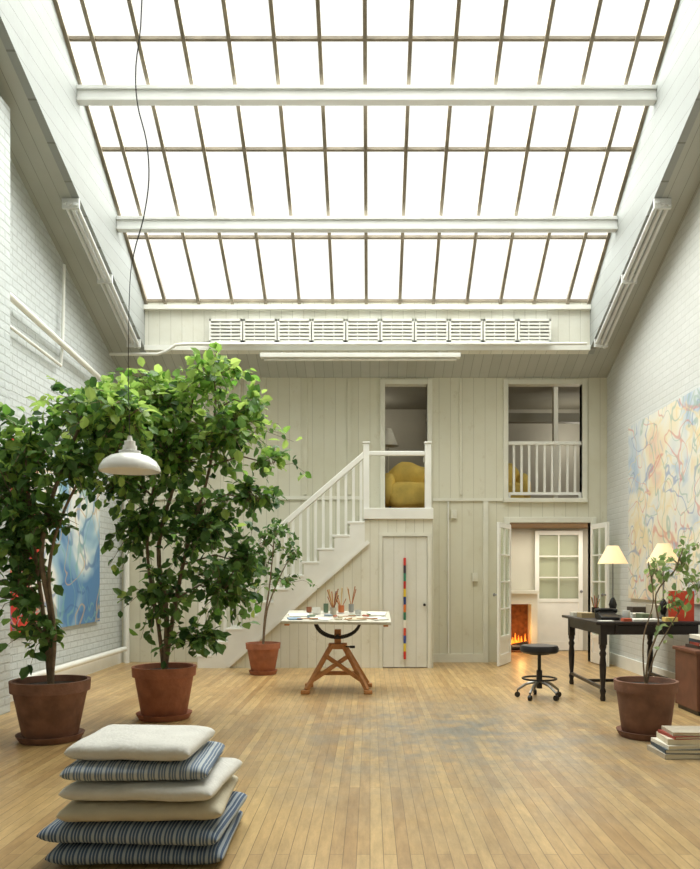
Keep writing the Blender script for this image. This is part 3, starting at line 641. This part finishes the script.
# ------------------------------------------------------------ desk
dx0,dx1,dy0,dy1=2.22,3.30,7.45,8.80
dk=empty('writing_desk',((dx0+dx1)/2,(dy0+dy1)/2,0),label='dark stained wooden writing table with turned legs against the wall',category='desk')
B().box(dx0,dx1,dy0,dy1,.76,.79).out('desk_top',M_darkwood,parent=dk,bevel=.006)
b=B().box(dx0+.06,dx1-.06,dy0+.06,dy0+.09,.66,.76).box(dx0+.06,dx1-.06,dy1-.09,dy1-.06,.66,.76).box(dx0+.06,dx0+.09,dy0+.09,dy1-.09,.66,.76).box(dx1-.09,dx1-.06,dy0+.09,dy1-.09,.66,.76)
b.out('apron',M_darkwood,parent=dk)
legp=[(.022,0),(.028,.02),(.022,.06),(.032,.10),(.02,.13),(.028,.22),(.034,.36),(.026,.44),(.036,.47),(.024,.50),(.034,.53),(.034,.64)]
for xx in (dx0+.09,dx1-.09):
    for yy in (dy0+.09,dy1-.09):
        B().lathe(legp,(xx,yy,0),16).box(xx-.033,xx+.033,yy-.033,yy+.033,.56,.76).out('leg',M_darkwood,parent=dk,smooth=True)
B().box(dx0+.075,dx0+.105,dy0+.1,dy1-.1,.11,.14).box(dx1-.105,dx1-.075,dy0+.1,dy1-.1,.11,.14).box(dx0+.105,dx1-.105,8.1,8.13,.11,.14).out('stretcher',M_darkwood,parent=dk)
for k,xx in enumerate((dx0+.2,dx0+.62)):
    B().box(xx,xx+.36,dy0+.045,dy0+.06,.67,.75).out('drawer',M_darkwood,parent=dk,bevel=.003)
def tlamp(x,y,zb,hs,label):
    e=empty('table_lamp',(x,y,zb),label=label,category='table lamp')
    B().lathe([(.075,0),(.078,.012),(.03,.03),(.02,.05),(.035,.09),(.045,.13),(.03,.18),(.014,.21)],(x,y,zb),20).out('base',M_black,parent=e,smooth=True)
    B().lathe([(.008,.2),(.008,hs+.12)],(x,y,zb),10).out('stem',M_chrome,parent=e,smooth=True)
    B().lathe([(.165,hs),(.06,hs+.2),(.055,hs+.2),(.16,hs)],(x,y,zb),28,cap=False).out('lamp_shade',M_shade,parent=e,smooth=True)
    B().lathe([(.01,hs+.10),(.028,hs+.13),(.02,hs+.165),(.004,hs+.17)],(x,y,zb),12).out('light_bulb',mat('warm_bulb',(255,230,170),.3,emit=4,emcol=(255,210,140)),parent=e,smooth=True)
tlamp(2.70,8.45,.79,.585,'slim table lamp with cream conical shade standing on the desk')
tlamp(3.03,7.85,.79,.585,'table lamp with cream conical shade near the shrub')
z=.79
tp=empty('telephone',(2.45,7.85,z),label='black desk telephone with handset on the dark desk',category='telephone')
B().prism([(7.75,z),(7.97,z),(7.97,z+.06),(7.90,z+.07),(7.75,z+.03)],'x',2.36,2.55).out('phone_body',M_black,parent=tp,bevel=.01)
B().tube([(2.34,7.92,z+.085),(2.40,7.92,z+.10),(2.51,7.92,z+.10),(2.57,7.92,z+.085)],[.024,.016,.016,.024],10).out('handset',M_black,parent=tp,smooth=True)
B().box(2.46,2.62,8.12,8.34,z,z+.08).out('file_box',M_black,bevel=.006,label='black document box on the desk',category='box')
B().box(-.12,.12,-.008,.008,0,.30,M=Matrix.Translation((3.12,7.62,z))@Matrix.Rotation(-.5,4,'Z')).out('red_panel',mat('red_card',(205,72,46),.6),label='bright red upright card panel standing on the desk',category='card')
for i,(xx,yy,w,d,c,h) in enumerate([(2.35,7.58,.14,.1,(235,232,220),.006),(2.75,7.62,.28,.2,(238,236,226),.02),(2.87,8.15,.2,.28,(225,220,205),.05),(2.38,8.6,.2,.16,(220,214,196),.04),(2.55,7.56,.08,.1,(190,90,60),.03),(2.84,7.88,.1,.2,(110,120,90),.06),(2.35,8.28,.14,.2,(170,150,110),.05),(3.15,8.25,.2,.3,(200,190,170),.14),(2.98,7.55,.12,.1,(230,200,120),.04),(3.05,8.6,.22,.2,(90,80,70),.10)]):
    B().box(xx-w/2,xx+w/2,yy-d/2,yy+d/2,z,z+h).out('paper_stack',mat('desk_paper',c,.8,.03),label='small stack of papers on the desk',category='papers')
pj=empty('pencil_jar',(2.52,8.5,z),label='dark jar with pencils on the desk',category='jar')
B().lathe([(.035,0),(.04,.01),(.04,.10),(.034,.10),(.032,.02)],(2.52,8.5,z),18).out('jar_body',M_black,parent=pj,smooth=True)
for k in range(6):
    a=k*1.05; B().tube([(2.52,8.5,z+.03),(2.52+math.cos(a)*.05,8.5+math.sin(a)*.05,z+.19+.01*k)],.004,6).out('pencil',mat('pencil_paint',[(200,150,60),(180,60,50),(60,60,60)][k%3],.5),parent=pj)
mg=empty('mug',(2.67,7.92,z),label='white mug on the desk',category='mug')
B().lathe([(.035,0),(.04,.01),(.04,.09),(.036,.09),(.034,.01)],(2.67,7.92,z),18).out('mug_body',M_enamel,parent=mg,smooth=True)
B().tube([(2.71,7.92,z+.07),(2.735,7.92,z+.06),(2.735,7.92,z+.035),(2.71,7.92,z+.025)],.006,6).out('handle',M_enamel,parent=mg,smooth=True)

# ------------------------------------------------------------ stool
sx,sy=1.72,7.72
so=empty('swivel_stool',(sx,sy,0),label='low swivel stool with black seat and steel star base',category='stool')
B().lathe([(.17,.46),(.19,.475),(.195,.505),(.18,.535),(.10,.545)],(sx,sy,0),28).out('seat',mat('black_leather',(32,30,30),.4,.1),parent=so,smooth=True)
B().lathe([(.10,.445),(.10,.46)],(sx,sy,0),20).out('seat_plate',M_black,parent=so,smooth=True)
B().lathe([(.03,.10),(.03,.28),(.018,.29),(.018,.455)],(sx,sy,0),14).out('post',M_black,parent=so,smooth=True)
for k in range(5):
    a=k*2*math.pi/5+.3; c,s=math.cos(a),math.sin(a)
    B().tube([(sx+c*.02,sy+s*.02,.17),(sx+c*.13,sy+s*.13,.14),(sx+c*.22,sy+s*.22,.075)],[.017,.014,.012],8).out('leg',M_chrome,parent=so,smooth=True)
    B().tube([(sx+c*.22-s*.014,sy+s*.22+c*.014,.028),(sx+c*.22+s*.014,sy+s*.22-c*.014,.028)],.028,14).tube([(sx+c*.22,sy+s*.22,.03),(sx+c*.22,sy+s*.22,.08)],.007,6).out('castor',M_black,parent=so,smooth=True)
ring=[(sx+.17*math.cos(t),sy+.17*math.sin(t),.20) for t in [2*math.pi*i/24 for i in range(25)]]
B().tube(ring,.010,6).out('foot_ring',M_black,parent=so,smooth=True)

# ------------------------------------------------------------ low chest and books
ch=empty('low_chest',(3.12,6.95,0),label='low reddish brown wooden chest of drawers against the wall',category='chest')
B().box(2.89,3.36,6.72,7.2,.04,.55).box(2.87,3.37,6.70,7.22,.55,.58).out('body',M_brown,parent=ch,bevel=.005)
B().box(2.91,3.34,6.74,7.18,0,.04).out('plinth',M_darkwood,parent=ch)
for k in range(3):
    B().box(2.92,3.33,6.705,6.72,.06+k*.165,.21+k*.165).out('drawer',M_brown,parent=ch,bevel=.003)
bc=[(70,60,50),(180,170,150),(150,60,45),(215,205,180),(60,75,85),(190,150,90),(225,220,205)]
def book(x,y,z,w,d,t,rt,c,grp,lab):
    T=Matrix.Translation((x,y,z))@Matrix.Rotation(rt,4,'Z')
    e=empty('book',(x,y,z),label=lab,category='book',group=grp)
    cm=mat('book_cover',c,.6,.08)
    B().box(-w/2,w/2,-d/2,d/2,0,.004,M=T).box(-w/2,w/2,-d/2,d/2,t-.004,t,M=T).box(-w/2,-w/2+.004,-d/2,d/2,.004,t-.004,M=T).out('cover',cm,parent=e)
    B().box(-w/2+.004,w/2-.006,-d/2+.006,d/2-.006,.004,t-.004,M=T).out('pages',mat('book_pages',(232,224,200),.9,.04),parent=e)
z=0
for k,(w,d,t,rt,ci) in enumerate([(.34,.30,.035,.05,1),(.32,.30,.03,-.04,4),(.33,.28,.025,.06,6),(.3,.26,.04,-.08,3),(.28,.25,.02,.1,2),(.27,.24,.025,-.05,1)]):
    book(2.16+.01*k,5.3,z,w,d,t,rt,bc[ci],'large books stacked on the floor','large flat book in a low stack on the floor'); z+=t
z=0
for k,(w,d,t,rt) in enumerate([(.3,.32,.03,.0),(.28,.3,.03,.08),(.28,.28,.025,-.08),(.26,.28,.03,.05)]):
    book(2.55,5.36,z,w,d,t,rt,bc[(k*3+3)%7],'large books stacked on the floor','large flat book in a low stack on the floor'); z+=t
z=.58
for k,(w,d,t,rt) in enumerate([(.24,.32,.03,.1),(.22,.3,.025,-.15),(.2,.28,.03,.05),(.22,.26,.035,-.05)]):
    book(3.08,6.95,z,w,d,t,rt,bc[(k*2)%7],'books on the low chest','book lying on the low chest'); z+=t

# ------------------------------------------------------------ things in rooms beyond
def armchair(x,y,z,label,s=0):
    e=empty('armchair',(x,y,z),label=label,category='armchair')
    B().blob((x,y-.02,z+.30),.36,.34,.22,.5,.04,s).out('seat',M_ochre,parent=e,smooth=True)
    B().blob((x,y+.10,z+.50),.37,.26,.34,.85,.07,s+3).out('draped_backrest',M_ochre,parent=e,smooth=True)
    for q in (-1,1):
        B().blob((x+q*.32,y-.02,z+.40),.12,.32,.26,.8,.03,s+5*q).out('armrest',M_ochre,parent=e,smooth=True)
        for t in (-1,1): B().box(x+q*.3-.02,x+q*.3+.02,y+t*.22-.02,y+t*.22+.02,z,z+.14).out('leg',M_darkwood,parent=e)
armchair(.60,11.75,2.15,'pale ochre cloth draped armchair seen through the upper doorway',1)
armchair(2.02,11.75,2.15,'pale ochre cloth draped armchair behind the balcony railing',9)
fl2=empty('floor_lamp',(.30,12.5,2.15),label='floor lamp with pale cone shade inside the upper room',category='floor lamp')
B().lathe([(.14,0),(.14,.02),(.02,.035)],(.30,12.5,2.15),24).out('base',M_black,parent=fl2,smooth=True)
B().lathe([(.01,.03),(.01,1.3)],(.30,12.5,2.15),8).out('pole',M_white2,parent=fl2,smooth=True)
B().lathe([(.17,1.22),(.06,1.50),(.055,1.50),(.165,1.22)],(.30,12.5,2.15),24,cap=False).out('lamp_shade',M_enamel,parent=fl2,smooth=True)
fp=empty('fireplace',(2.41,12.4,0),label='small fireplace with glowing orange fire in the adjoining room',category='fireplace')
b=B().box(2.05,2.26,12.25,12.59,0,.95).box(2.60,2.70,12.25,12.59,0,.95).box(2.26,2.60,12.25,12.59,.78,.95).box(2.02,2.72,12.2,12.59,.95,1.0)
b.out('surround',M_white2,parent=fp)
B().box(2.26,2.60,12.52,12.59,0,.78).box(2.26,2.60,12.25,12.52,0,.03).out('firebox',mat('firelit_brick',(120,72,40),.9,.4,14),parent=fp)  # the fire's orange glow is mixed into the brick colour
b=B()
for i in range(9):
    x=2.30+i*.03; h=R.uniform(.06,.20)
    b.lathe([(.012,.12),(.022,.14),(.012,.11+h*.6),(.002,.11+h)],(x+R.uniform(-.02,.02),12.42+R.uniform(-.05,.05),0),8)
b.out('flames',mat('fire',(255,150,50),.5,emit=1.8,emcol=(255,130,40)),parent=fp,smooth=True)
B().tube([(2.29,12.34,.075),(2.57,12.37,.075)],.045,10).tube([(2.30,12.44,.085),(2.56,12.32,.15)],.035,10).out('log',M_darkwood,parent=fp)

# ------------------------------------------------------------ lights
w=bpy.data.worlds.new('World'); scene.world=w; w.use_nodes=True
bg=w.node_tree.nodes['Background']; bg.inputs[0].default_value=(1,1,.99,1); bg.inputs[1].default_value=1.2
def area(name,loc,rot,sx_,sy_,P,col=(1,1,1)):
    l=bpy.data.lights.new(name,'AREA'); l.shape='RECTANGLE'; l.size=sx_; l.size_y=sy_; l.energy=P; l.color=col
    o=bpy.data.objects.new(name,l); COL.objects.link(o); o.location=loc; o.rotation_euler=rot; return o
yc=7.25
area('sky_light',(-.03,yc+.45,zg(yc)+.75),(math.radians(-32),0,0),6.4,7.6,1190,(.98,1,.995))
def pt(loc,P,col,r=.1,name='added_room_light'):
    l=bpy.data.lights.new(name,'POINT'); l.energy=P; l.color=col; l.shadow_soft_size=r
    o=bpy.data.objects.new(name,l); COL.objects.link(o); o.location=loc
pt((1.0,11.3,4.1),10,(1,.96,.86)); pt((3.4,11.4,4.1),7,(1,.96,.86)); pt((.0,13.2,3.9),6,(1,.95,.85)); pt((3.6,13.4,3.7),9,(1,.95,.85)); pt((2.42,12.15,.35),4,(1,.5,.15),.05)  # points added to brighten the upper room; the last adds the fire's glow
area('lower_room_fill',(2.9,11.75,2.0),(0,0,0),1.8,.9,28,(1,.92,.78))  # fill panel added to brighten the lower room, stands for no fixture

# ------------------------------------------------------------ camera
cam=bpy.data.cameras.new('camera'); co=bpy.data.objects.new('camera',cam); COL.objects.link(co)
co.location=(0,0,1.25); co.rotation_euler=(math.pi/2,0,0)
cam.sensor_fit='HORIZONTAL'; cam.sensor_width=36; cam.lens=36*760/700
cam.shift_x=-20/700; cam.shift_y=(575-434.5)/700; cam.clip_start=.05
scene.camera=co
